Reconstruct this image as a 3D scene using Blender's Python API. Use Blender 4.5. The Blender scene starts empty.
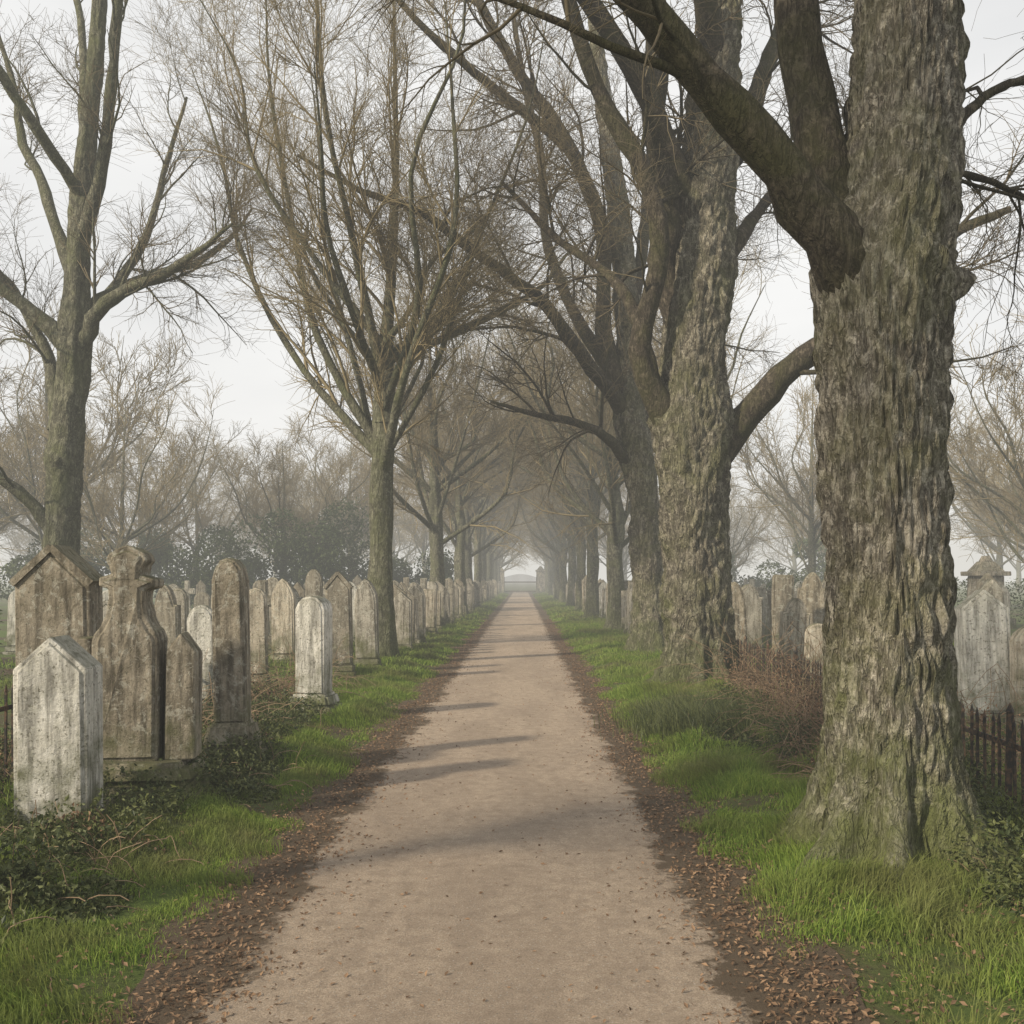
import bpy, bmesh, math
import numpy as np
from mathutils import noise, Vector, Matrix
rng=np.random.default_rng(11)
scene=bpy.context.scene
D=bpy.data
# ------------------------------------------------------------------ helpers
def link(o):
    scene.collection.objects.link(o); return o
def norm(a): return a/np.maximum(np.linalg.norm(a,axis=-1,keepdims=True),1e-9)
def make_mesh(name,V,faces,mats,midx=None,smooth=True,rnd=None):
    me=D.meshes.new(name); V=np.asarray(V,dtype=np.float32)
    me.vertices.add(len(V)); me.vertices.foreach_set('co',V.ravel())
    li=[];ls=[];tot=0
    for f in faces:
        f=np.asarray(f,dtype=np.int32)
        if len(f)==0: continue
        k=f.shape[1]; li.append(f.ravel()); ls.append(tot+np.arange(len(f))*k); tot+=f.size
    li=np.concatenate(li); ls=np.concatenate(ls).astype(np.int32)
    me.loops.add(len(li)); me.loops.foreach_set('vertex_index',li)
    me.polygons.add(len(ls)); me.polygons.foreach_set('loop_start',ls)
    if midx is not None: me.polygons.foreach_set('material_index',np.asarray(midx,dtype=np.int32))
    me.polygons.foreach_set('use_smooth',np.full(len(ls),smooth))
    if rnd is not None:
        a=me.attributes.new('rnd','FLOAT','POINT'); a.data.foreach_set('value',np.asarray(rnd,dtype=np.float32))
    for m in mats: me.materials.append(m)
    me.update(calc_edges=True)
    return me
def obj(name,me,loc=(0,0,0),rot=(0,0,0),sc=(1,1,1),parent=None):
    o=D.objects.new(name,me); link(o); o.location=loc;o.rotation_euler=rot;o.scale=sc
    if parent: o.parent=parent
    return o
# ------------------------------------------------------------------ materials
class NT:
    def __init__(s,name):
        s.m=D.materials.new(name); s.m.use_nodes=True; s.t=s.m.node_tree; s.t.nodes.clear()
        s.out=s.n('ShaderNodeOutputMaterial')
    def n(s,ty,**kw):
        x=s.t.nodes.new(ty)
        for k,v in kw.items(): setattr(x,k,v)
        return x
    def l(s,a,b): s.t.links.new(a,b)
    def coord(s,scale=(1,1,1)):
        g=s.n('ShaderNodeTexCoord').outputs['Object']
        mp=s.n('ShaderNodeMapping'); mp.inputs['Scale'].default_value=scale; s.l(g,mp.inputs[0]); return mp.outputs[0]
    def noise(s,co,sc,det=6,rough=.6,dist=0):
        x=s.n('ShaderNodeTexNoise'); x.inputs['Scale'].default_value=sc;x.inputs['Detail'].default_value=det;x.inputs['Roughness'].default_value=rough;x.inputs['Distortion'].default_value=dist
        s.l(co,x.inputs['Vector']); return x.outputs['Fac']
    def ramp(s,f,stops):
        x=s.n('ShaderNodeValToRGB'); e=x.color_ramp.elements
        while len(e)<len(stops): e.new(.5)
        for i,(p,c) in enumerate(stops):
            e[i].position=p; e[i].color=(c,c,c,1) if not hasattr(c,'__len__') else (*c,1)
        s.l(f,x.inputs[0]); return x.outputs[0]
    def mix(s,f,a,b,mode='MIX'):
        x=s.n('ShaderNodeMix'); x.data_type='RGBA'; x.blend_type=mode
        for sock,v in ((x.inputs[0],f),(x.inputs[6],a),(x.inputs[7],b)):
            if hasattr(v,'links'): s.l(v,sock)
            elif hasattr(v,'__len__'): sock.default_value=(*v,1)
            else: sock.default_value=v
        return x.outputs[2]
    def math(s,op,a,b=0):
        x=s.n('ShaderNodeMath',operation=op)
        for sock,v in ((x.inputs[0],a),(x.inputs[1],b)):
            if hasattr(v,'links'): s.l(v,sock)
            else: sock.default_value=v
        return x.outputs[0]
    def fin(s,col,rough=.9,bump=None,bd=.01,bs=1,transl=0,spec=.2):
        b=s.n('ShaderNodeBsdfPrincipled'); b.inputs['Roughness'].default_value=rough
        b.inputs['Specular IOR Level'].default_value=spec
        if hasattr(col,'links'): s.l(col,b.inputs['Base Color'])
        else: b.inputs['Base Color'].default_value=(*col,1)
        if bump is not None:
            k=s.n('ShaderNodeBump'); k.inputs['Distance'].default_value=bd;k.inputs['Strength'].default_value=bs
            s.l(bump,k.inputs['Height']); s.l(k.outputs[0],b.inputs['Normal'])
        if transl>0:
            tr=s.n('ShaderNodeBsdfTranslucent'); mx=s.n('ShaderNodeMixShader'); mx.inputs[0].default_value=transl
            if hasattr(col,'links'): s.l(col,tr.inputs[0])
            else: tr.inputs[0].default_value=(*col,1)
            s.l(b.outputs[0],mx.inputs[1]); s.l(tr.outputs[0],mx.inputs[2]); s.l(mx.outputs[0],s.out.inputs[0])
        else: s.l(b.outputs[0],s.out.inputs[0])
        return s.m

def bark_mat(name,c1,c2,moss=(.07,.08,.03),mossamt=.5,scale=1.0,bd=.03,low=0,lowc=(.085,.10,.03)):
    k=NT(name); co=k.coord((1,1,.26)); cm=k.coord((1,1,.5)); co2=k.coord()
    ridge=k.noise(co,20*scale,4,.6,.35)
    ridge=k.math('ABSOLUTE',k.math('SUBTRACT',ridge,.5))
    fur=k.ramp(ridge,[(0,0),(.10,1)])
    plates=k.noise(cm,17*scale,6,.75,.6)
    fine=k.noise(cm,75*scale,4,.75)
    big=k.noise(co2,1.5,5,.7,.6)
    h=k.math('ADD',k.math('MULTIPLY',fur,.6),k.math('ADD',k.math('MULTIPLY',plates,1.1),k.math('MULTIPLY',fine,.45)))
    col=k.mix(k.ramp(plates,[(.38,0),(.60,1)]),c1,c2)
    col=k.mix(k.ramp(fur,[(0,.65),(.9,0)]),col,tuple(x*.35 for x in c1))
    col=k.mix(k.ramp(fine,[(.38,.5),(.56,0)]),col,tuple(x*.45 for x in c1))
    patch=k.noise(co2,11,6,.8,.3)
    col=k.mix(k.ramp(patch,[(.53,0),(.61,.6)]),col,tuple(min(1,x*1.5) for x in c2))
    col=k.mix(k.ramp(big,[(.44,0),(.64,mossamt)]),col,moss)
    if low:
        sp=k.n('ShaderNodeSeparateXYZ'); k.l(co2,sp.inputs[0])
        lo=k.math('SUBTRACT',k.noise(co2,3,5,.7),k.math('MULTIPLY',sp.outputs[2],.30))
        col=k.mix(k.ramp(lo,[(.12,0),(.48,low)]),col,lowc)
    return k.fin(col,.95,h,bd,1)
M_barkA=bark_mat('bark_furrowed',(.195,.172,.132),(.49,.45,.375),moss=(.20,.20,.085),mossamt=.55,bd=.04,low=.85,lowc=(.13,.15,.045))
M_barkB=bark_mat('bark_furrowed_grey',(.155,.137,.102),(.37,.338,.265),moss=(.15,.155,.065),mossamt=.6,scale=.55,bd=.07,low=.75,lowc=(.11,.13,.04))
M_barkL=bark_mat('bark_smooth_green',(.12,.115,.08),(.21,.205,.15),moss=(.12,.13,.06),mossamt=.7,scale=.6,bd=.035,low=.6)
M_limb=bark_mat('bark_limb_mossy',(.05,.041,.03),(.125,.105,.078),moss=(.065,.065,.025),mossamt=.7,bd=.02)
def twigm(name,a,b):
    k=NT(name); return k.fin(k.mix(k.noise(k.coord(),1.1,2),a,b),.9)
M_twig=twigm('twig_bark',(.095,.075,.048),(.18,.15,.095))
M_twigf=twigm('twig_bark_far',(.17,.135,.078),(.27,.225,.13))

def stone_core(name,base_fn,shift):
    k=NT(name); co=k.coord(); c=co
    if shift:
        oi=k.n('ShaderNodeObjectInfo'); sh=k.n('ShaderNodeVectorMath',operation='MULTIPLY_ADD')
        k.l(oi.outputs['Location'],sh.inputs[0]); sh.inputs[1].default_value=(3.1,1.7,0); k.l(co,sh.inputs[2]); c=sh.outputs[0]
        base=k.mix(oi.outputs['Random'],*base_fn)
    else: base=None
    n1=k.noise(c,3.5,7,.72,.5)
    if base is None: a,b=base_fn; col=k.mix(k.ramp(n1,[(.35,0),(.65,1)]),a,b)
    else: b=base_fn[1]; col=k.mix(k.ramp(n1,[(.38,0),(.62,.65)]),base,(.17,.155,.12))
    mp=k.n('ShaderNodeMapping'); mp.inputs['Scale'].default_value=(9,9,1.1); k.l(c,mp.inputs[0])
    st=k.noise(mp.outputs[0],1.5,6,.68)
    col=k.mix(k.ramp(st,[(.44,0),(.62,.8)]),col,tuple(x*.26 for x in b))
    col=k.mix(k.ramp(k.noise(c,13,6,.75,.6),[(.53,0),(.62,.55)]),col,(.50,.49,.42))
    col=k.mix(k.ramp(k.noise(c,38,4,.7),[(.56,0),(.64,.7)]),col,(.085,.08,.05))
    sp=k.n('ShaderNodeSeparateXYZ'); k.l(co,sp.inputs[0])
    mo=k.math('SUBTRACT',k.noise(c,4.5,5),k.math('MULTIPLY',sp.outputs[2],.5))
    col=k.mix(k.ramp(mo,[(.18,0),(.46,.85)]),col,(.09,.098,.035))
    up=k.n('ShaderNodeNewGeometry'); s2=k.n('ShaderNodeSeparateXYZ'); k.l(up.outputs['Normal'],s2.inputs[0])
    col=k.mix(k.ramp(s2.outputs[2],[(.3,0),(.9,.75)]),col,(.075,.078,.035))
    h=k.math('ADD',k.noise(c,45,6,.75),k.math('MULTIPLY',n1,1.5))
    return k.fin(col,.95,h,.016,1)
M_stone=stone_core('weathered_stone',((.52,.49,.425),(.31,.275,.215)),True)
M_pale=stone_core('pale_marble',((.78,.76,.70),(.52,.50,.43)),False)
M_dark=stone_core('dark_sandstone',((.43,.38,.30),(.19,.165,.12)),False)
M_buff=stone_core('buff_sandstone',((.60,.54,.44),(.37,.32,.24)),False)

def ground_mat():
    k=NT('ground_soil_grass'); co=k.coord(); n=k.noise(co,.7,7,.7); f=k.noise(co,22,7,.75)
    g=k.mix(f,(.045,.075,.014),(.12,.16,.04)); s=k.mix(f,(.05,.038,.024),(.12,.09,.06))
    col=k.mix(k.ramp(n,[(.40,0),(.54,1)]),s,g)
    return k.fin(col,.95,f,.04,1)
def path_mat():
    k=NT('path_gravel'); co=k.coord(); f=k.noise(co,130,4,.85); m=k.noise(co,9,7,.78); b=k.noise(k.coord((1,.3,1)),1.3,6,.7,.4)
    col=k.mix(k.ramp(f,[(.34,0),(.66,1)]),(.26,.20,.148),(.62,.505,.39))
    col=k.mix(k.ramp(m,[(.43,0),(.68,.6)]),col,(.21,.162,.122))
    col=k.mix(k.ramp(b,[(.42,0),(.62,.5)]),col,(.23,.18,.138))
    v=k.n('ShaderNodeTexVoronoi'); v.inputs['Scale'].default_value=48; k.l(co,v.inputs['Vector'])
    col=k.mix(k.ramp(v.outputs['Distance'],[(.14,.75),(.28,0)]),col,k.mix(k.ramp(f,[(.4,0),(.6,1)]),(.09,.075,.06),(.62,.56,.48)))
    sp=k.n('ShaderNodeSeparateXYZ'); k.l(co,sp.inputs[0])
    ex=k.math('ABSOLUTE',k.math('ADD',sp.outputs[0],.17))
    ex=k.math('ADD',ex,k.math('MULTIPLY',k.math('SUBTRACT',k.noise(co,2.2,8,.78),.5),.9))
    col=k.mix(k.ramp(ex,[(.92,0),(1.32,.93)]),col,k.mix(f,(.045,.032,.02),(.15,.112,.075)))
    h=k.math('ADD',f,k.math('MULTIPLY',m,1.2))
    return k.fin(col,.93,h,.016,1)
def var_mat(name,a,b,transl=.3,rough=.6,nscale=.8,c=None):
    k=NT(name); at=k.n('ShaderNodeAttribute',attribute_name='rnd')
    col=k.mix(at.outputs['Fac'],a,b)
    if c is not None: col=k.mix(k.ramp(k.noise(k.coord(),nscale,4,.6),[(.42,0),(.60,.85)]),col,c)
    return k.fin(col,rough,transl=transl,spec=.25)
M_ground=ground_mat(); M_path=path_mat()
M_grass=var_mat('grass_blades',(.09,.165,.02),(.27,.345,.065),.4,.55,1.1,(.17,.175,.06))
M_leafdead=var_mat('dead_leaves',(.08,.048,.028),(.31,.20,.12),.15,.8)
M_ivy=var_mat('bramble_leaves',(.03,.045,.015),(.13,.145,.05),.2,.5)
M_ever=var_mat('evergreen_leaves',(.045,.065,.025),(.13,.16,.07),.25,.6)
M_dry=var_mat('dry_stems',(.14,.095,.06),(.34,.25,.16),.1,.85)
k=NT('rusty_iron'); M_iron=k.fin(k.mix(k.ramp(k.noise(k.coord(),25,4),[(.45,0),(.65,1)]),(.03,.028,.025),(.13,.08,.05)),.7)

# ------------------------------------------------------------------ ground
def gh(x,y):
    x=np.asarray(x,float);y=np.asarray(y,float)
    d=np.abs(x+.17); t=np.clip((d-1.3)/.6,0,1); t=t*t*(3-2*t)
    n=np.sin(x*2.3+y*1.1)*np.sin(y*1.7-x*.9)+.5*np.sin(x*5.1+1.3*np.sin(y*3.1))*np.sin(y*4.3)
    return t*(.07+.045*n)-.004
xs=np.unique(np.concatenate([np.linspace(-400,-12,14),np.arange(-12,12,.12),np.linspace(12,400,14)]))
ys=np.unique(np.concatenate([np.linspace(-60,0,6),np.arange(0,26,.14),np.arange(26,140,3),np.linspace(140,900,10)]))
X,Y=np.meshgrid(xs,ys); V=np.stack([X,Y,gh(X,Y)],-1).reshape(-1,3)
nx=len(xs);i=np.arange((len(ys)-1)*nx).reshape(len(ys)-1,nx)[:,:-1].ravel()
obj('ground',make_mesh('ground',V,[np.stack([i,i+1,i+1+nx,i+nx],1)],[M_ground]))
ys=np.concatenate([np.arange(-8,40,.25),np.arange(40,150,2)]); us=np.linspace(0,1,17)
lx=-1.60+.06*np.sin(ys*2.1)+.04*np.sin(ys*5.3); rx=1.25+.06*np.sin(ys*1.7+1)+.04*np.sin(ys*4.9)
X=lx[:,None]*(1-us)+rx[:,None]*us; Y=np.repeat(ys[:,None],17,1)
Z=np.maximum(gh(X,Y),-.004)+.006+.012*np.sin(us*np.pi)[None,:]
V=np.stack([X,Y,Z],-1).reshape(-1,3); i=np.arange((len(ys)-1)*17).reshape(-1,17)[:,:-1].ravel()
obj('gravel_path',make_mesh('gravel_path',V,[np.stack([i,i+1,i+18,i+17],1)],[M_path]))

# ------------------------------------------------------------------ trees
def spline(pts,K):
    p=np.asarray(pts,float); n=len(p)
    if n==2:
        t=np.linspace(0,1,K)[:,None]; return p[0]*(1-t)+p[1]*t
    P=np.vstack([2*p[0]-p[1],p,2*p[-1]-p[-2]])
    seg=np.linalg.norm(np.diff(p[:,:3],axis=0),axis=1); cum=np.r_[0,np.cumsum(seg)]
    out=[]
    for s in np.linspace(0,cum[-1],K):
        i=min(np.searchsorted(cum,s,side='right')-1,n-2); t=(s-cum[i])/max(seg[i],1e-9)
        a,b,c,d=P[i],P[i+1],P[i+2],P[i+3]
        out.append(.5*((2*b)+(c-a)*t+(2*a-5*b+4*c-d)*t*t+(3*b-a-3*c+d)*t**3))
    return np.array(out)
def tubes(P,R,S):
    M,K,_=P.shape
    T=np.empty_like(P); T[:,1:-1]=P[:,2:]-P[:,:-2]; T[:,0]=P[:,1]-P[:,0]; T[:,-1]=P[:,-1]-P[:,-2]; T=norm(T)
    m=np.abs(norm(P[:,-1]-P[:,0])); ref=np.eye(3)[np.argmin(m,axis=1)][:,None,:]
    U=norm(np.cross(T,np.broadcast_to(ref,T.shape))); W=np.cross(T,U)
    a=np.arange(S)/S*2*np.pi
    V=P[:,:,None,:]+R[:,:,None,None]*(np.cos(a)[:,None]*U[:,:,None,:]+np.sin(a)[:,None]*W[:,:,None,:])
    idx=np.arange(M*K*S).reshape(M,K,S)
    A=idx[:,:-1,:];B=np.roll(A,-1,2);C=idx[:,1:,:];E=np.roll(C,-1,2)
    F=np.stack([A,B,E,C],-1).reshape(-1,4)
    return V.reshape(-1,3),F
def grow(P,R,counts,t0,t1,ang,L0,L1,K,jit,up,rs,rmin,taper=.8,minz=2.6):
    N,K0,_=P.shape
    idx=np.repeat(np.arange(N),counts); M=len(idx)
    t=rng.uniform(t0,t1,M); f=t*(K0-1); i=np.minimum(f.astype(int),K0-2); w=(f-i)[:,None]
    p=P[idx,i]*(1-w)+P[idx,i+1]*w; tan=norm(P[idx,i+1]-P[idx,i]); r=R[idx,i]*(1-w[:,0])+R[idx,i+1]*w[:,0]
    q=norm(np.cross(tan,rng.normal(size=(M,3)))); a=rng.uniform(*ang,M)[:,None]
    d=norm(np.cos(a)*tan+np.sin(a)*q+np.array([0,0,up]))
    L=rng.uniform(L0,L1,M)*(1.15-.55*t)
    r0=np.minimum(r*rs,.005+L*.012); r0=np.maximum(r0,rmin)
    pts=[p]; st=(L/(K-1))[:,None]; bend=rng.normal(size=(M,3))*jit*.6
    for k_ in range(K-1):
        d=norm(d+bend+rng.normal(size=(M,3))*jit+np.array([0,0,up*.6]))
        p=p+d*st; pts.append(p)
    PP=np.stack(pts,1); RR=np.maximum(r0[:,None]*(1-taper*np.linspace(0,1,K))[None],rmin*.7)
    ok=(PP[:,0,2]>minz)&(PP[:,-1,2]>minz*.75)
    return PP[ok],RR[ok]
class Tree:
    def __init__(s): s.V=[];s.F=[];s.m=[];s.n=0
    def add(s,V,F,mi):
        s.V.append(V);s.F.append(F+s.n);s.n+=len(V);s.m.append(np.full(len(F),mi))
    def add_tubes(s,P,R,S,mi):
        if len(P): s.add(*tubes(P,R,S),mi)
    def mesh(s,name,mats): return make_mesh(name,np.vstack(s.V),[np.vstack(s.F)],mats,np.concatenate(s.m))
def trunk(T,pts,S,K,seed,flare=.5,nroot=7,furrow=.035,lump=.08,bumps=(),mi=0,fr=14,rootz=.16):
    c=spline(pts,K); P=c[None,:,:3];R=np.maximum(c[None,:,3],.01)
    V,F=tubes(P,R,S); V=V.reshape(K,S,3); so=Vector((seed*3.1,seed*1.7,0))
    ang=np.arange(S)/S*2*np.pi
    for a in range(K):
        ct=c[a,:3]; r=R[0,a]; z=max(ct[2],0)
        for b in range(S):
            n=(V[a,b]-ct)/r; th=ang[b]
            d=r*lump*noise.noise(Vector((n[0]*1.3,n[1]*1.3,ct[2]*1.1))+so)*2
            fn=noise.noise(Vector((n[0]*fr*r*1.6,n[1]*fr*r*1.6,ct[2]*4.0))+so)
            fn2=noise.noise(Vector((n[0]*fr*r*4,n[1]*fr*r*4,ct[2]*11))+so)
            d+=furrow*(abs(fn)*1.6-.3+.4*fn2)*min(1,r/.3)
            if flare>0:
                rt=.5+.5*math.cos(nroot*th+2.0*math.sin(th*2+seed)+seed)
                d+=r*flare*(math.exp(-z/rootz)*(.15+1.3*rt**2)+.55*math.exp(-z/.6)*(.35+.65*rt))
            v=V[a,b]+n*d
            for (bc,br,ba) in bumps:
                dd=((v-np.array(bc))**2).sum()
                if dd<br*br*6: v=v+n*ba*math.exp(-dd/(br*br))*(1+1.0*noise.noise(Vector(v*11)+so))
            V[a,b]=v
    T.add(V.reshape(-1,3),F,mi)
    return P,R
def limbs(T,L,K,S,mi,rough=.06,fat=1):
    Ps=[];Rs=[]
    for l in L:
        c=spline(l,K); c[:,3]*=fat
        c[:,:3]+=(rng.normal(size=(K,3))*c[:,3:4]*.10)
        Ps.append(c[:,:3]);Rs.append(np.maximum(c[:,3],.010)*(1+rng.normal(size=K)*rough))
    P=np.array(Ps);R=np.array(Rs)
    V,F=tubes(P,R,S); T.add(V,F,mi)
    return P,R
def crown(T,P,R,spec,minz=2.6,limbmi=1,twigmi=2):
    for j,(cnt,t0,t1,ang,L0,L1,K,jit,up,rs,rmin,S) in enumerate(spec):
        counts=np.maximum(1,rng.poisson(cnt,len(P)))
        P,R=grow(P,R,counts,t0,t1,ang,L0,L1,K,jit,up,rs,rmin,minz=minz)
        T.add_tubes(P,R,S,limbmi if j==0 else twigmi)
def draw(base_px,s,f=1.0,hz=580,eye=1.6):
    # side-elevation drawing units -> metres in the tree's own frame (x across, y depth offset, z up)
    return lambda L:[[(a-base_px)*s, dy, eye+(hz-b)*s, r*s*f] for (a,b,dy,r) in L]
# --- big foreground tree on the right
d=draw(890,.00573,.92)
A=Tree()
tr=d([(894,872,0,64),(892,800,0,61),(890,700,0,60),(887,600,0,59),(885,500,0,60),(882,400,0,63),(881,330,0,66),(884,270,.02,66),(897,210,.05,60),(906,140,.08,58),(913,60,.1,55),(919,-20,.12,52),(922,-200,.2,44),(915,-450,.3,38),(925,-800,.3,26),(920,-1300,.2,12),(925,-1700,.2,3)])
trunk(A,tr,160,440,1,flare=1.05,nroot=6,furrow=.05,lump=.05,bumps=[((.37,0,3.3),.11,.13),((-.30,-.05,3.42),.17,.07),((.1,-.35,3.3),.14,.05),((-.33,-.1,2.95),.10,.04),((-.2,-.3,2.6),.08,.03)],fr=26,rootz=.17)
LA=[d([(868,300,-.03,42),(838,262,-.10,36),(800,212,-.15,27),(760,165,-.2,24),(715,118,-.25,22),(660,60,-.3,20),(600,5,-.4,18),(500,-90,-.5,14),(380,-240,-.5,10),(250,-400,-.6,4)]),
    d([(860,270,0,36),(842,215,.1,32),(832,150,.15,29),(822,80,.2,27),(812,0,.25,25),(800,-120,.3,22),(750,-350,.3,17),(760,-700,.3,9),(740,-1000,.4,3)]),
    d([(925,60,.1,24),(960,0,.5,18),(1010,-90,.9,15),(1090,-250,1.2,11),(1180,-500,1.5,7),(1230,-750,1.7,3)]),
    d([(915,-200,.1,26),(980,-330,-.2,18),(1100,-500,-.6,13),(1250,-700,-1,8),(1350,-900,-1,3)]),
    d([(910,-150,0,26),(860,-300,-.8,20),(800,-500,-1.6,14),(760,-750,-2.2,8),(720,-950,-2.5,3)]),
    d([(915,-300,.1,24),(960,-500,1.0,17),(1000,-750,1.8,11),(1000,-1000,2.4,4)]),
    d([(955,130,.1,9),(985,95,.2,6),(1030,60,.3,5),(1090,45,.4,4),(1160,60,.4,3)]),
    d([(948,185,.25,6),(985,140,.5,5),(1040,130,.7,4),(1110,150,.8,3)])]
P,R=limbs(A,LA,26,18,1)
crown(A,P,R,[(8,.25,1,(.5,1.2),.9,2.4,9,.13,.05,.5,.005,6),(9,.2,1,(.4,1.1),.5,1.3,7,.15,-.03,.6,.003,4),(8,.2,1,(.4,1.0),.25,.7,6,.16,-.07,.7,.002,3)],minz=2.9)
obj('plane_tree',A.mesh('plane_tree',[M_barkA,M_limb,M_twig]),(2.1,5.7,0))
# --- second right tree
d=draw(697,.01457,.84)
B=Tree()
tr=d([(699,705,0,42),(698,650,0,38),(696,600,0,37),(693,520,0,37),(693,460,0,41),(692,420,0,42),(694,370,.05,37),(700,300,.1,37),(708,220,.2,34),(716,130,.3,31),(722,40,.35,27),(728,-80,.4,20),(735,-220,.5,11),(735,-350,.5,3)])
trunk(B,tr,110,300,3,flare=.6,nroot=7,furrow=.07,lump=.10,bumps=[((-.5,-.1,3.9),.25,.12),((.45,0,3.8),.22,.12)],fr=9,rootz=.22)
LB=[d([(715,450,0,24),(742,425,0,18),(765,392,-.1,16),(795,364,-.2,15),(828,345,-.3,13),(875,300,-.4,11),(930,250,-.5,8),(990,225,-.6,4)]),
    d([(685,440,0,24),(655,405,-.2,17),(640,375,-.3,13),(640,330,-.4,12),(655,270,-.5,11),(640,190,-.6,10),(590,110,-.8,9),(560,20,-1,7),(520,-100,-1.2,3)]),
    d([(690,330,.1,24),(665,270,.1,19),(668,190,.1,17),(655,110,.1,15),(660,20,.2,14),(640,-120,.3,8),(630,-260,.3,3)]),
    d([(700,230,.2,20),(668,150,0,14),(640,100,-.3,12),(590,40,-.8,10),(530,-20,-1.2,8),(440,-100,-1.6,4)]),
    d([(735,150,.3,17),(765,80,.6,12),(790,10,.9,10),(830,-90,1.3,7),(850,-180,1.6,3)]),
    d([(725,260,.2,13),(765,200,.8,8),(800,155,1.2,6),(860,120,1.5,5),(920,60,1.8,3)]),
    d([(720,60,.3,17),(690,-30,-.6,12),(680,-130,-1.4,8),(660,-260,-2,3)]),
    d([(660,420,-.1,11),(640,300,.7,8),(610,240,1.4,6),(560,190,2.0,5),(500,120,2.3,3)])]
P,R=limbs(B,LB,24,14,1)
SPB=[(11,.2,1,(.45,1.15),1.2,3.2,8,.13,.06,.5,.008,5),(11,.15,1,(.4,1.1),.6,1.6,6,.15,.0,.6,.005,3),(9,.2,1,(.4,1.0),.35,.9,5,.15,-.04,.7,.0035,3)]
crown(B,P,R,SPB,minz=3.4)
obj('plane_tree',B.mesh('plane_tree_b',[M_barkB,M_limb,M_twig]),(2.55,14.5,0))
# --- third right tree (leans over path)
d=draw(648,.0211,.88)
C=Tree()
tr=d([(648,668,0,22),(647,620,0,18),(644,560,0,17),(640,500,0,17),(632,450,0,19),(625,410,0,18),(628,340,.1,15),(622,260,.2,13),(612,170,.3,11),(600,80,.4,9),(590,-20,.4,6),(585,-120,.4,2)])
trunk(C,tr,60,170,5,flare=.5,furrow=.06,lump=.12,fr=7)
LC=[d([(632,430,0,14),(610,400,-.3,8.5),(580,368,-.8,8),(552,335,-1.3,7.2),(530,318,-1.8,6.2),(480,292,-2.4,5),(430,262,-2.9,4),(385,250,-3.1,3),(330,222,-3.3,1.5)]),
    d([(630,470,0,9),(605,443,-.4,5.5),(570,428,-.8,4.5),(535,425,-1.2,3.2),(490,415,-1.6,1.5)]),
    d([(620,400,0,13),(600,330,0,9),(600,250,-.2,8),(572,170,-.5,7.5),(520,100,-.9,6.5),(480,40,-1.2,5.5),(430,-50,-1.5,3)]),
    d([(625,330,0,10),(640,250,.4,7),(650,170,.7,6),(655,80,.9,5),(650,-40,1,2)]),
    d([(615,380,.1,9),(570,300,.6,7),(545,220,1.2,6),(540,130,1.6,5),(520,30,1.9,4),(510,-40,2,2)]),
    d([(612,260,0,7),(570,180,-1,6),(500,140,-2,5),(450,110,-2.5,4),(390,60,-3,2)]),
    d([(632,440,0,8),(670,380,.5,6),(700,300,1,5),(730,220,1.4,3)])]
P,R=limbs(C,LC,22,12,1)
crown(C,P,R,SPB,minz=3.6)
obj('plane_tree',C.mesh('plane_tree_c',[M_barkB,M_limb,M_twig]),(2.72,21,0))
# --- large left tree
d=draw(62,.0201,.78)
E=Tree()
tr=d([(62,670,0,27),(60,600,0,24),(61,540,0,22),(66,470,0,20),(71,400,0,19),(75,340,0,19),(78,290,0,15),(80,220,0,13),(88,140,0,11),(96,60,0,10),(101,-20,0,8.5),(108,-120,0,6),(110,-240,0,2)])
trunk(E,tr,56,170,8,flare=.3,furrow=.04,lump=.12,fr=7,bumps=[((.1,-.3,4.0),.25,.12),((-.35,0,4.1),.25,.1)])
LD=[d([(78,360,0,13),(100,318,-.2,9),(135,296,-.4,7.5),(180,283,-.7,6),(215,268,-1,4),(250,245,-1.2,1.5)]),
    d([(78,320,0,10),(98,290,.4,7),(135,262,.9,6),(175,240,1.4,5),(210,205,1.7,3),(228,175,1.8,1.5)]),
    d([(70,350,0,13),(45,320,-.2,9),(20,300,-.4,8),(-15,262,-.7,6),(-60,230,-1,4),(-110,180,-1.2,1.5)]),
    d([(60,430,0,11),(45,360,.2,8),(25,320,.3,7),(0,280,.4,6),(-40,240,.5,2)]),
    d([(58,540,0,12),(40,508,-.2,8),(10,478,-.5,7),(-30,455,-.9,5),(-80,400,-1.2,2)]),
    d([(76,280,0,10),(45,215,.4,8),(25,170,.8,7),(-5,115,1.1,6),(-20,50,1.3,4),(-50,-40,1.4,2)]),
    d([(82,240,0,10),(110,180,-.4,8),(128,110,-.8,7),(140,40,-1.1,5.5),(165,-40,-1.4,3),(190,-130,-1.6,1.5)]),
    d([(88,150,0,8),(70,90,.6,6.5),(62,20,1,5),(45,-60,1.3,4),(30,-140,1.5,1.5)]),
    d([(84,200,0,8),(60,150,-1,6.5),(30,90,-1.8,5.5),(5,30,-2.3,4.5),(-20,-60,-2.6,2)]),
    d([(80,330,0,9),(90,270,1.2,7),(110,200,2,5.5),(120,120,2.5,4),(140,30,2.8,2)])]
P,R=limbs(E,LD,22,12,0)
crown(E,P,R,[(9,.2,1,(.4,1.0),1.0,2.8,8,.12,.10,.5,.008,5),(10,.15,1,(.4,1.0),.5,1.5,6,.14,.04,.6,.005,3),(7,.2,1,(.4,1.0),.35,.8,5,.15,.0,.7,.0035,3)],minz=3.2)
obj('ash_tree',E.mesh('ash_tree',[M_barkL,M_barkL,M_twig]),(-9.25,20,0))
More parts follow.
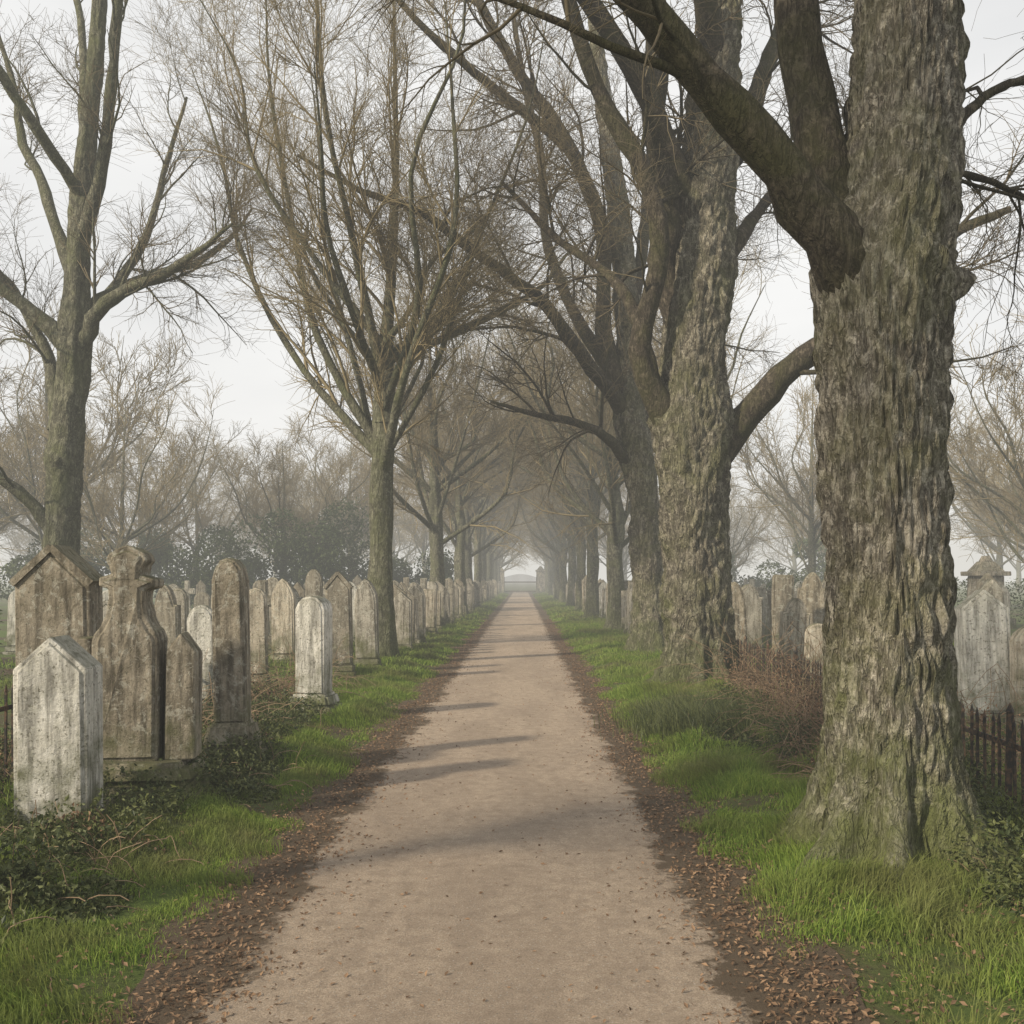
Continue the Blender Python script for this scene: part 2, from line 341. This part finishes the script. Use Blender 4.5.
# --- avenue trees (three variants shared down the avenue)
def vase(name,H,forkz,nl,spread,r0,seed,rmin,lean=0,c3=7,c2=9):
    T=Tree();
    tr=[[0,0,-.1,r0*1.15],[.02,0,1,r0],[0,.03,forkz*.6,r0*.9],[.03+lean*.1,0,forkz,r0*.85],[lean*.3,.1,forkz+1.6,r0*.5],[lean*.6+.1,0,H*.7,r0*.25],[lean*.8,-.1,H,r0*.05]]
    P,R=trunk(T,tr,26,60,seed,flare=.4,furrow=.02,lump=.14,fr=6)
    Ls=[tr[3:]]
    for i in range(nl):
        a=i/nl*2*math.pi*2+rng.uniform(-.3,.3)+.4; z0=forkz+rng.uniform(-1.1,2.4); sp=spread*rng.uniform(.45,1.15); hh=H*rng.uniform(.66,1.0)
        ca,sa=math.cos(a),math.sin(a); rr=r0*rng.uniform(.20,.36)
        f=rng.uniform(.25,.5); b1,b2=rng.normal(size=2)*.35
        Ls.append([[0,0,z0-.2,rr*1.2],[ca*sp*f,sa*sp*f,z0+(hh-z0)*.22,rr*.85],[ca*sp*.65+b1,sa*sp*.65+b2,z0+(hh-z0)*.5,rr*.6],[ca*sp*.85+lean*.4,sa*sp*.85,z0+(hh-z0)*.78,rr*.35],[ca*sp+lean*.5+b2,sa*sp+b1,hh,rr*.1]])
    P,R=limbs(T,Ls,16,8,0)
    crown(T,P,R,[(11,.10,1,(.35,.95),1.2,3.4,8,.10,.12,.5,rmin*1.6,4),(c2,.10,1,(.35,.95),.7,1.8,6,.12,.05,.6,rmin,3),(c3,.12,1,(.3,.9),.4,1.0,4,.14,.02,.7,rmin*.7,3)],minz=2.8)
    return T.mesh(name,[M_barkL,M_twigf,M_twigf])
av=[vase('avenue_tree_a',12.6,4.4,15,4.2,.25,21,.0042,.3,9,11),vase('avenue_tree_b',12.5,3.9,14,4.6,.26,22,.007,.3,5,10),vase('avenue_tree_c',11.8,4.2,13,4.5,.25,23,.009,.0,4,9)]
for k_,(y,v) in enumerate([(18.9,0),(33.5,1),(43,2),(52,1),(61,2),(70,1),(80,2),(90,1),(101,2),(113,1),(126,2)]):
    obj('shadow_lime_tree',av[v],(-2.75+rng.uniform(-.1,.1),y,0),(0,0,0 if k_==0 else rng.uniform(0,6)),(1,1,rng.uniform(.95,1.08)))
for y,v in [(30,1),(39.5,2),(48,1),(57,2),(66,1),(75,2),(85,1),(96,2),(108,1),(120,2)]:
    obj('shadow_lime_tree',av[v],(2.85+rng.uniform(-.1,.1),y,0),(0,0,rng.uniform(0,6)),(1,1,rng.uniform(.92,1.08)))
obj('shadow_lime_tree',av[0],(-5.5,2.6,0),(0,0,2.2),(.6,.6,.9))  # unseen tree added beside the camera to cast shadow bands across the path
# --- distant trees in the mist
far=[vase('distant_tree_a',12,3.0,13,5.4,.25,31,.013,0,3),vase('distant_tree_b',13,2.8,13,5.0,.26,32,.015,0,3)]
dt=D.objects.new('distant_trees',None); link(dt)
def put(x,y,s): obj('tree',far[int(rng.integers(2))],(x,y,0),(0,0,rng.uniform(0,6)),(s*rng.uniform(.9,1.15),s*rng.uniform(.9,1.15),s*rng.uniform(.85,1.1)),dt)
for x,y,s in [(-16,40,.8),(-21,44,.9),(-27,48,.85),(-12,50,.8),(-11,64,.85),(-19,58,.9),(-33,60,1),(-26,68,1),(-15,72,1),(14,48,.85),(24,46,.85),(19,52,.8),(30,58,.9),(13,66,.85),(22,72,.9),(36,75,1),(9,90,.9),(-9,92,.9),(27,36,.9),(17.5,33,.75)]: put(x,y,s)
for i in range(30):
    x=-120+i*8.2+rng.uniform(-2,2)
    put(x,rng.uniform(90,140)+(40 if abs(x)<12 else 0),rng.uniform(.95,1.3))
# ------------------------------------------------------------------ leafy masses
def leaves(C,size,mi_mat,name,flat=0.0,rnd=None):
    n=len(C)
    if flat>0:
        nrm=norm(rng.normal(size=(n,3))*(1-flat)+np.array([0,0,1.])); u=norm(np.cross(nrm,rng.normal(size=(n,3)))); q=np.cross(nrm,u)
    else:
        u=norm(rng.normal(size=(n,3))); q=norm(np.cross(u,rng.normal(size=(n,3))))
    s=size*rng.uniform(.5,1.35,n)[:,None]; nn=np.cross(u,q)
    V=np.stack([C-u*s,C+q*s*.5+nn*s*.2,C+u*s,C-q*s*.5+nn*s*.2],1).reshape(-1,3)
    i=np.arange(n)[:,None]*4+np.arange(4)
    r=rng.uniform(0,1,n) if rnd is None else rnd
    return make_mesh(name,V,[i],[mi_mat],smooth=False,rnd=np.repeat(r,4))
def bush(name,cx,cy,w,dp,h,n,ls,mat=M_ever,z0=0):
    nl=26; lc=np.stack([rng.uniform(-.5,.5,nl)*w,rng.uniform(-.5,.5,nl)*dp,rng.uniform(.15,.8,nl)*h],1); lr=rng.uniform(.14,.27,nl)*min(h,w)
    k2=rng.integers(0,nl,n); dd=norm(rng.normal(size=(n,3)))*(rng.uniform(.55,1.1,n)**.6)[:,None]
    C=lc[k2]+dd*lr[k2][:,None]; C=C[C[:,2]>0.02]
    sh=np.clip(.25+.5*rng.uniform(0,1,len(C))+.25*np.sin(C[:,0]*2.1)*np.sin(C[:,2]*2.7),0,1)
    return obj(name,leaves(C,ls,mat,name,rnd=sh),(cx,cy,z0))
bush('evergreen_bush',-12.2,47,8,4,5.4,22000,.09)
bush('evergreen_bush',-6.6,52,5,4,3.4,12000,.09)
bush('evergreen_bush',-20,48,8,4,4.2,16000,.10)
bush('evergreen_bush',15,60,9,4,4.4,14000,.11)
def hedge(name,x0,x1,y,h,dp,n):
    C=np.stack([rng.uniform(x0,x1,n),y+rng.uniform(-.5,.5,n)*dp,rng.uniform(0,1,n)**.7*h],1)
    C[:,2]*=1+.07*np.sin(C[:,0]*2.3)+.05*np.sin(C[:,0]*5.1)
    f=rng.uniform(0,1,n); C[f<.6,1]=y-dp/2+rng.normal(size=(f<.6).sum())*.05
    obj(name,leaves(C,.045,M_ever,name))
hedge('hedge',-17,-9.6,18,1.05,.9,16000)
hedge('hedge',9.2,19,17,1.45,1.0,22000)
hedge('hedge',8,32,33,1.6,1.2,16000)
# ------------------------------------------------------------------ grass
def blades(x,y,h,w):
    n=len(x); z=gh(x,y); a=rng.uniform(0,2*np.pi,n); la=rng.uniform(0,2*np.pi,n)*.5+pn(x,y,.8)*2; lean=rng.uniform(.1,.95,n)*h
    b=np.stack([x,y,z-.01],1); sd=np.stack([np.cos(a),np.sin(a),0*a],1)*w[:,None]*.5; ld=np.stack([np.cos(la),np.sin(la),0*la],1)
    m=b+ld*(lean*.35)[:,None]+np.array([0,0,1])*(h*.6)[:,None]; t=b+ld*lean[:,None]+np.array([0,0,1])*(h*rng.uniform(.6,1,n))[:,None]
    V=np.stack([b-sd,b+sd,m+sd*.8,m-sd*.8,t],1).reshape(-1,3); i=np.arange(n)[:,None]*5
    return V,i+np.array([0,1,2,3]),i+np.array([3,2,4]),np.repeat(rng.uniform(0,1,n),5)
def pn(x,y,s=1):
    return (np.sin(x*2.7*s+1.3*np.sin(y*1.9*s))*np.sin(y*2.3*s+1.1*np.sin(x*3.1*s))+.6*np.sin(x*6.1*s+y*3.7*s)*np.sin(y*7.3*s-x*2.9*s))
def grass(name,regs):
    Vs=[];Q=[];T3=[];Rn=[];n0=0
    for (x0,x1,y0,y1,den,h0,h1,w,edge,thr) in regs:
        n=int((x1-x0)*(y1-y0)*den); x=rng.uniform(x0,x1,n); y=rng.uniform(y0,y1,n)
        ex=x1 if edge>0 else x0
        wob=.13*pn(y*0+.5,y,1.0)+.06*np.sin(y*9)+.04*np.sin(y*23)
        de=(ex-x)*edge+wob if edge else np.full(n,9.)
        m=pn(x,y)+.5*pn(x+3,y+1,2.7)
        keep=(de>0)&(rng.uniform(0,1,n)<np.clip(de/.22,0,1)*.93+.07)&(m+rng.normal(size=n)*.35>thr)
        x,y,m,de=x[keep],y[keep],m[keep],de[keep]
        h=rng.uniform(h0,h1,len(x))*(1+.6*np.clip(m,-1,1.3))*np.clip(.4+de,.35,1)
        V,q,t,r=blades(x,y,h,np.full(len(x),w)); Vs.append(V);Q.append(q+n0);T3.append(t+n0);Rn.append(r);n0+=len(V)
    obj(name,make_mesh(name,np.vstack(Vs),[np.vstack(Q),np.vstack(T3)],[M_grass],smooth=False,rnd=np.concatenate(Rn)))
grass('grass',[(-2.75,-1.40,2.6,8,8500,.04,.12,.004,1,-.95),(-2.8,-1.40,8,16,3500,.05,.13,.007,1,-1.0),(-2.7,-1.40,16,36,1100,.06,.13,.014,1,-1.2),(-2.6,-1.40,36,110,220,.07,.14,.035,1,-2),
 (-5,-2.7,2.6,12,1500,.06,.16,.006,0,.1),(-9,-2.6,12,40,250,.06,.16,.018,0,-.1)])
grass('grass',[(1.02,2.6,2.6,8,8500,.04,.13,.004,-1,-.75),(1.04,2.8,8,16,3500,.05,.14,.007,-1,-.8),(1.08,3.0,16,36,1100,.06,.13,.014,-1,-1.2),(1.13,3.0,36,110,220,.07,.14,.035,-1,-2),
 (2.5,3.8,3,9,2200,.08,.20,.005,0,-.2),(1.4,2.7,3.0,4.6,2800,.10,.22,.005,0,.3),(2.7,11,9,40,250,.06,.2,.018,0,-.2)])
n=9000; x=1.95+rng.normal(size=n)*.33; y=10.6+rng.normal(size=n)*.5
V,q,t,r=blades(x,y,rng.uniform(.12,.34,n),np.full(n,.007)); obj('grass_tussock',make_mesh('grass_tussock',V,[q,t],[M_ivy],smooth=False,rnd=r))
def litter(cx,sd,y0,y1,n):
    y=y0+(y1-y0)*rng.uniform(0,1,n)**1.5; x=cx+rng.normal(size=n)*sd+.1*pn(y*0+2,y,1.5)
    return np.stack([x,y,np.maximum(gh(x,y),.0)+.010+rng.uniform(0,.010,n)],1)
C=np.vstack([litter(-.1,.8,2.8,25,600),litter(-1.36,.15,2.8,40,13000),litter(1.05,.16,2.8,40,15000),litter(-1.2,.5,2.8,30,2000),litter(1.2,.5,2.8,30,3500),litter(-3.2,.7,3,16,9000),litter(2.7,.7,3,16,13000)])
obj('fallen_leaves',leaves(C,.0135,M_leafdead,'fallen_leaves',flat=.6))
def bramble(name,spots,mat,smat,ls,extra=None,sden=70):
    Cs=[];T=Tree()
    for (cx,cy,rx_,ry_,h,n) in spots:
        a=rng.uniform(0,2*np.pi,n); rr=rng.uniform(0,1,n)**.62*1.15; x=cx+np.cos(a)*rr*rx_; y=cy+np.sin(a)*rr*ry_
        top=h*np.clip(1.05-rr**2*.8,.1,1)*(.65+.45*pn(x,y,2.6)); z=gh(x,y)+np.maximum(top,.01)*rng.uniform(0,1,n)**.5
        Cs.append(np.stack([x,y,z],1))
        ns=int(n/sden)+5; p=np.stack([cx+rng.normal(size=ns)*rx_*.5,cy+rng.normal(size=ns)*ry_*.5,np.zeros(ns)],1); d_=norm(rng.normal(size=(ns,3))*.5+np.array([0,0,1.2])); pts=[p]
        for k_ in range(7):
            d_=norm(d_+rng.normal(size=(ns,3))*.15+np.array([0,0,-.26])); p=p+d_*h*.27; pts.append(p)
        T.add_tubes(np.stack(pts,1),np.full((ns,8),.0028),3,0)
    if extra is not None: Cs.append(extra)
    Vs=np.vstack(T.V)
    e=D.objects.new(name,None); link(e)
    obj('stems',make_mesh('stems',Vs,[np.vstack(T.F)],[smat],rnd=rng.uniform(0,1,len(Vs))),parent=e)
    obj('leaves',leaves(np.vstack(Cs),ls,mat,'bramble_leaves'),parent=e)
def cover(x0,x1,y0,y1,n,h,thr):
    x=rng.uniform(x0,x1,n);y=rng.uniform(y0,y1,n);m=pn(x+5,y,1.3)+rng.normal(size=n)*.25
    k_=m>thr;x,y,m=x[k_],y[k_],m[k_]
    return np.stack([x,y,gh(x,y)+rng.uniform(0,1,len(x))**.6*h*np.clip(m-thr,.1,1)],1)
ex=np.vstack([cover(-4.6,-2.15,4,12,60000,.28,-.4),cover(-9,-2.6,12,24,26000,.35,0),cover(2.2,3.6,4.2,12,38000,.30,-.3),cover(3.2,9,9,24,26000,.35,0)])
bramble('bramble',[(-2.5,5.4,.5,.5,.20,6000),(-3.3,5.7,.6,.35,.2,5000),(-2.35,4.7,.4,.55,.18,5000),(-2.15,7.2,.35,.4,.14,3000),(-3.0,4.4,.55,.8,.26,7000),(-2.25,7.9,.35,.4,.2,3000),(-2.75,10.3,.5,.9,.35,5000),(-3.6,9.3,.6,1.2,.42,5000),(-2.1,8.4,.3,.5,.14,2000),(2.5,4.9,.4,.3,.14,3000),(1.95,9.4,.35,.7,.15,3000)],M_ivy,M_dry,.018,ex)
bramble('dry_bramble',[(2.75,8.9,.4,1.0,.62,2600),(2.9,10.8,.4,1.3,.70,2800),(2.5,7.6,.3,.6,.35,1300),(3.7,8,.5,1.5,.5,2500),(3.9,11.5,.6,1.5,.5,2000),(-3.9,8.2,.4,1.3,.6,1500),(-3.1,8.9,.4,.7,.45,1500),(-3.2,11.8,.6,1,.5,1500),(-2.5,5.7,.4,.3,.2,500),(-2.9,13,.4,1.2,.5,1500),(3.0,13.5,.4,1.3,.6,1600),(-2.7,9.4,.3,.5,.4,900)],M_leafdead,M_dry,.016,None,14)
# ------------------------------------------------------------------ gravestones
def prof(kind):
    if kind=='gable': return [(.5,0),(.5,.84),(0,1),(-.5,.84),(-.5,0)]
    if kind=='round':
        return [(.5,0)]+[(.5*math.cos(a),.80+.20*math.sin(a)) for a in np.linspace(0,math.pi,13)]+[(-.5,0)]
    if kind=='gothic':
        R_=[(.5,0),(.5,.72),(.46,.80),(.36,.88),(.2,.955),(0,1)]; return R_+[(-a,b) for a,b in R_[-2::-1]]
    if kind=='shoulder':
        R_=[(.5,0),(.5,.80),(.36,.80),(.33,.86),(.22,.94),(.1,.985),(0,1)]; return R_+[(-a,b) for a,b in R_[-2::-1]]
    if kind=='ogee':
        R_=[(.5,0),(.5,.56),(.46,.60),(.38,.63),(.31,.68),(.27,.75),(.26,.80),(.42,.82),(.42,.855),(.22,.87),(.24,.91),(.30,.94),(.26,.975),(.12,1.0),(0,1.01)]; return R_+[(-a,b) for a,b in R_[-2::-1]]
    if kind=='flat': return [(.5,0),(.5,.97),(.42,1),(-.42,1),(-.5,.97),(-.5,0)]
    if kind=='pill':
        R_=[(.5,0),(.5,.86),(.42,.93),(.25,.98),(0,1)]; return R_+[(-a,b) for a,b in R_[-2::-1]]
    if kind=='cross':
        R_=[(.5,0),(.5,.18),(.17,.24),(.15,.62),(.5,.62),(.5,.78),(.15,.78),(.15,1.0)]; return R_+[(-a,b) for a,b in R_[::-1]]
def slab(bm,kind,w,h,t,z0=0,x0=0,y0=0,bev=.012,panel=True):
    vs=[bm.verts.new((x0+a*w,y0-t/2,z0+b*h)) for a,b in prof(kind)]
    f=bm.faces.new(vs)
    r=bmesh.ops.extrude_face_region(bm,geom=[f]); nv=[g for g in r['geom'] if isinstance(g,bmesh.types.BMVert)]
    bmesh.ops.translate(bm,vec=(0,t,0),verts=nv)
    es=set()
    for v in list(vs)+nv: es.update(v.link_edges)
    if panel:
        bmesh.ops.inset_region(bm,faces=[f],thickness=.075*w,depth=0)
        bmesh.ops.inset_region(bm,faces=[f],thickness=.012,depth=-.014)
    es=[e for e in es if e.is_valid]
    bmesh.ops.bevel(bm,geom=es,offset=bev,segments=2,affect='EDGES',profile=.5)
def box(bm,w,t,h,z0,x0=0,y0=0,top=1.0,bev=.015):
    r=bmesh.ops.create_cube(bm,size=1)
    for v in r['verts']:
        k_=top if v.co.z>0 else 1
        v.co=Vector((x0+v.co.x*w*k_,y0+v.co.y*t*k_,z0+(v.co.z+.5)*h))
    es=set()
    for v in r['verts']: es.update(v.link_edges)
    bmesh.ops.bevel(bm,geom=list(es),offset=bev,segments=2,affect='EDGES')
def fin(bm,name,mat,jit=.004):
    bmesh.ops.recalc_face_normals(bm,faces=bm.faces)
    for v in bm.verts:
        v.co+=noise.noise_vector(v.co*7)*jit+noise.noise_vector(v.co*31)*jit*.6
    me=D.meshes.new(name); bm.to_mesh(me); bm.free(); me.materials.append(mat); return me
def coping(bm,w,h,t,z):
    a=math.atan2((h-z)*.16,w*.5)
    for s in (-1,1):
        r=bmesh.ops.create_cube(bm,size=1)
        Lc=math.hypot(w*.53,(h-z)*.17)
        M=Matrix.Translation((s*w*.26,0,z+(h-z)*.92+.012))@Matrix.Rotation(s*a,4,'Y')@Matrix.Diagonal((Lc,t*1.2,.05,1))
        bmesh.ops.transform(bm,matrix=M,verts=r['verts'])
def gs(kind,w,h,t,mat=M_stone,base=True,cap=False,panel=True):
    bm=bmesh.new(); z=0
    if base: box(bm,w*1.25,t*2.0,.16,-.04); box(bm,w*1.12,t*1.5,.10,.121); z=.222
    slab(bm,kind,w,h-z,t,z0=z,panel=panel)
    if cap: coping(bm,w,h,t,z)
    return fin(bm,'gravestone_'+kind,mat)
def place(me,x,y,rz=0,tilt=None,s=1,name='gravestone'):
    tx,ty=(rng.normal()*.03,rng.normal()*.025) if tilt is None else tilt
    return obj(name,me,(x,y,float(gh(x,y))-.05),(tx,ty,rz),(s,s,s))
place(gs('gable',.45,1.26,.26,M_pale,False),-2.88,6.2,.03,(.01,.0))
place(gs('gable',.54,1.80,.26,M_dark,True,cap=True),-3.40,7.35,.05,(0,-.01))
bm=bmesh.new(); box(bm,.96,.90,.20,-.05,top=.88,bev=.05); box(bm,.80,.66,.14,.151,top=.84,bev=.04)
slab(bm,'ogee',.44,1.46,.28,z0=.29,x0=-.08); slab(bm,'gable',.20,.88,.26,z0=.29,x0=.28,y0=.02,panel=False)
slab(bm,'flat',.10,.84,.24,z0=.29,x0=-.37,y0=.02,panel=False)
me=fin(bm,'gravestone_ornate',M_dark,.010); place(me,-2.66,6.95,.12,(0,.01))
bm=bmesh.new(); box(bm,.56,.56,.24,-.03,top=.85,bev=.04); box(bm,.42,.40,.20,.21,top=.8,bev=.03); slab(bm,'pill',.26,1.38,.22,z0=.40,panel=True)
place(fin(bm,'gravestone_pillar',M_dark,.008),-2.42,8.35,.05,(0,-.015))
bm=bmesh.new(); box(bm,.74,.70,.16,-.03,top=.82,bev=.05); box(bm,.50,.48,.14,.13,top=.85,bev=.03); slab(bm,'pill',.34,1.12,.32,z0=.26)
place(fin(bm,'gravestone_block',M_pale,.005),-2.38,11.4,-.12,(0,.0))
L=[('round',.32,1.30,.10,M_pale,-3.6,11.2),('pill',.30,1.45,.1,M_buff,-3.72,14),('shoulder',.36,1.55,.12,M_stone,-4.6,12.9),('gothic',.42,1.60,.12,M_buff,-4.3,18),
 ('round',.34,1.8,.14,M_stone,-4.25,20.3),('gable',.40,1.65,.24,M_stone,-2.85,15.6),('gothic',.38,1.6,.2,M_stone,-2.65,17.1),('round',.5,1.45,.12,M_pale,-10.6,21),('shoulder',.45,1.3,.12,M_buff,-7.6,17),('gable',.4,1.25,.1,M_stone,-6.3,15.2),('pill',.3,1.5,.1,M_stone,-5.6,16.3),
 ('gable',.48,1.50,.30,M_pale,4.80,10.3),('round',.5,1.14,.16,M_buff,5.14,9.9),('shoulder',.42,1.32,.2,M_buff,4.15,15.3),('flat',.36,1.7,.14,M_stone,4.55,17.5),('round',.34,1.0,.12,M_buff,4.1,13.9),('gothic',.34,1.55,.2,M_dark,3.75,17.2),('gable',.3,1.55,.2,M_buff,3.95,19),('shoulder',.5,1.7,.3,M_dark,5.3,18.3),('gable',.4,1.6,.2,M_stone,8.0,17)]
for kind,w,h,t,m,x,y in L: place(gs(kind,w,h,t,m,True,cap=(kind=='gable' and x<0),panel=True),x,y,rng.normal()*.08)
lib=[gs(kd,w,h,t,m,True) for kd,w,h,t,m in [('gable',.5,1.5,.16,M_stone),('round',.5,1.35,.13,M_stone),('gothic',.52,1.6,.15,M_stone),('shoulder',.55,1.45,.14,M_stone),('pill',.36,1.65,.2,M_stone),('flat',.45,1.3,.2,M_buff),('round',.4,1.5,.12,M_pale),('gable',.4,1.7,.2,M_dark),('cross',.6,1.6,.13,M_stone)]]
def row(x0,y0,y1,step,rm=.12):
    y=y0
    while y<y1:
        place(lib[int(rng.integers(len(lib)))],x0+rng.normal()*rm,y,rng.normal()*.1,None,rng.uniform(.85,1.06))
        y+=step*rng.uniform(.7,1.3)*(1+max(0,y-40)/60)
row(-2.65,19.9,120,.95,.08); row(-3.9,21,80,1.6,.2); row(-5.4,19,60,2.0,.3); row(-7.2,18,55,2.4,.4); row(-9.5,23,55,2.6,.6); row(-12.5,22,50,3,.6)
row(3.15,23,120,.95,.08); row(4.4,20,80,1.6,.2); row(6.0,19,60,1.9,.3); row(8.2,20,55,2.3,.5); row(11,24,55,2.6,.6); row(14.5,26,50,3,.6)
# stepped stone tomb
bm=bmesh.new(); box(bm,1.5,1.3,.4,0); box(bm,1.2,1.0,.4,.401); box(bm,.95,.85,1.1,.802,top=.95); box(bm,1.25,1.1,.16,1.903); box(bm,.95,.85,.35,2.064,top=.45); box(bm,.35,.35,.2,2.415,top=.6)
place(fin(bm,'stone_monument',M_dark,.02),14.9,32,.2,(0,0),.9,'stone_monument')
# ------------------------------------------------------------------ fences
def fence(pts,h=.66,sp=.105):
    bm=bmesh.new()
    for (x0,y0),(x1,y1) in zip(pts[:-1],pts[1:]):
        L_=math.hypot(x1-x0,y1-y0); a=math.atan2(y1-y0,x1-x0); n=int(L_/sp)
        for z in (.10,h-.12):
            r=bmesh.ops.create_cube(bm,size=1); bmesh.ops.transform(bm,matrix=Matrix.Translation(((x0+x1)/2,(y0+y1)/2,z))@Matrix.Rotation(a,4,'Z')@Matrix.Diagonal((L_+.02,.012,.035,1)),verts=r['verts'])
        for i in range(n):
            t=(i+.5)/n; x=x0+(x1-x0)*t;y=y0+(y1-y0)*t; big=i%12==0
            w=.032 if big else .016; hh=h+.08 if big else h+rng.normal()*.006
            dx,dy=rng.normal()*.006,rng.normal()*.006
            r=bmesh.ops.create_cube(bm,size=1); bmesh.ops.transform(bm,matrix=Matrix.Translation((x,y,hh/2))@Matrix.Rotation(a,4,'Z')@Matrix.Diagonal((w,w,hh,1)),verts=r['verts'])
            for v in r['verts']:
                if v.co.z>hh*.5: v.co.x+=dx;v.co.y+=dy
            r=bmesh.ops.create_cone(bm,segments=4,radius1=w*.95,radius2=.001,depth=.06,matrix=Matrix.Translation((x+dx,y+dy,hh+.03)))
    me=D.meshes.new('iron_fence'); bm.to_mesh(me); bm.free(); me.materials.append(M_iron)
    obj('iron_fence',me,(0,0,.04))
fence([(2.95,3.6),(3.05,7.2),(3.12,10),(3.1,16)])
fence([(-3.75,4.5),(-3.85,12)],.74)
# gate with piers at the far end
g=D.objects.new('cemetery_gate',None); link(g)
bm=bmesh.new()
for s in (-2.6,2.2):
    box(bm,1.0,1.0,2.6,0,x0=s); box(bm,1.2,1.2,.2,2.601,x0=s); box(bm,.9,.9,.45,2.802,x0=s,top=.2)
obj('piers',fin(bm,'piers',M_dark),(0,118,0),parent=g)
bm=bmesh.new()
for i in range(30): box(bm,.06,.05,1.9+.35*math.sin(i/29*math.pi),.05,x0=-2.05+i*.128,bev=.003)
for z in (.2,1.3): box(bm,3.8,.03,.12,z,x0=-.2,bev=.003)
obj('gate_leaves',fin(bm,'gate_leaves',M_iron,0),(0,118,0),parent=g)

# ------------------------------------------------------------------ mist (homogeneous, absorbing, with emission standing in for scattered daylight)
bm=bmesh.new(); bmesh.ops.create_cube(bm,size=1)
me=D.meshes.new('mist'); bm.to_mesh(me); bm.free()
mm=D.materials.new('mist_volume'); mm.use_nodes=True; t=mm.node_tree; t.nodes.clear()
SG=.0036; HL=(.72,.70,.64)
o=t.nodes.new('ShaderNodeOutputMaterial'); va=t.nodes.new('ShaderNodeVolumeAbsorption'); va.inputs['Color'].default_value=(0,0,0,1); va.inputs['Density'].default_value=SG
em=t.nodes.new('ShaderNodeEmission'); em.inputs[0].default_value=(*HL,1); em.inputs[1].default_value=SG
ad=t.nodes.new('ShaderNodeAddShader'); t.links.new(va.outputs[0],ad.inputs[0]); t.links.new(em.outputs[0],ad.inputs[1])
t.links.new(ad.outputs[0],o.inputs['Volume']); me.materials.append(mm)
obj('mist',me,(0,200,6),(0,0,0),(600,500,16.5))
# ------------------------------------------------------------------ light
az=math.radians(236); el=math.radians(30)
sv=Vector((math.sin(az)*math.cos(el),math.cos(az)*math.cos(el),math.sin(el)))
sl=D.lights.new('sun','SUN'); sl.energy=5.0; sl.angle=math.radians(2.5); sl.color=(1,.87,.67)
so=D.objects.new('sun',sl); link(so); so.rotation_euler=sv.to_track_quat('Z','Y').to_euler()
w=D.worlds.new('World'); scene.world=w; w.use_nodes=True; t=w.node_tree; bg=t.nodes['Background']
sk=t.nodes.new('ShaderNodeTexSky'); sk.sky_type='NISHITA'; sk.sun_disc=False; sk.sun_elevation=el; sk.sun_rotation=az; sk.dust_density=4; sk.air_density=1.0; sk.ozone_density=1
hs=t.nodes.new('ShaderNodeHueSaturation'); hs.inputs['Saturation'].default_value=.3; t.links.new(sk.outputs[0],hs.inputs['Color'])
tc=t.nodes.new('ShaderNodeTexCoord'); nz=t.nodes.new('ShaderNodeTexNoise'); nz.inputs['Scale'].default_value=2.2; nz.inputs['Detail'].default_value=4
mp=t.nodes.new('ShaderNodeMapping'); mp.inputs['Scale'].default_value=(1,1,3); t.links.new(tc.outputs['Generated'],mp.inputs[0]); t.links.new(mp.outputs[0],nz.inputs['Vector'])
cr=t.nodes.new('ShaderNodeValToRGB'); cr.color_ramp.elements[0].position=.3; cr.color_ramp.elements[0].color=(.65,.65,.65,1); cr.color_ramp.elements[1].position=.7; cr.color_ramp.elements[1].color=(.98,.98,.98,1); t.links.new(nz.outputs['Fac'],cr.inputs[0])
mx=t.nodes.new('ShaderNodeMix'); mx.data_type='RGBA'; t.links.new(cr.outputs[0],mx.inputs[0]); t.links.new(hs.outputs[0],mx.inputs[6]); mx.inputs[7].default_value=(7.0,6.98,6.9,1)
t.links.new(mx.outputs[2],bg.inputs[0]); bg.inputs[1].default_value=.148
# ------------------------------------------------------------------ camera
cd=D.cameras.new('camera'); cd.sensor_width=36; cd.lens=35; cd.clip_end=2000; cd.clip_start=.05
cd.shift_x=-10/1024; cd.shift_y=68/1024
cam=D.objects.new('camera',cd); link(cam); cam.location=(0,0,1.6); cam.rotation_euler=(math.radians(90),0,0); scene.camera=cam
scene.view_settings.view_transform='Standard'; scene.view_settings.look='None'; scene.view_settings.exposure=0
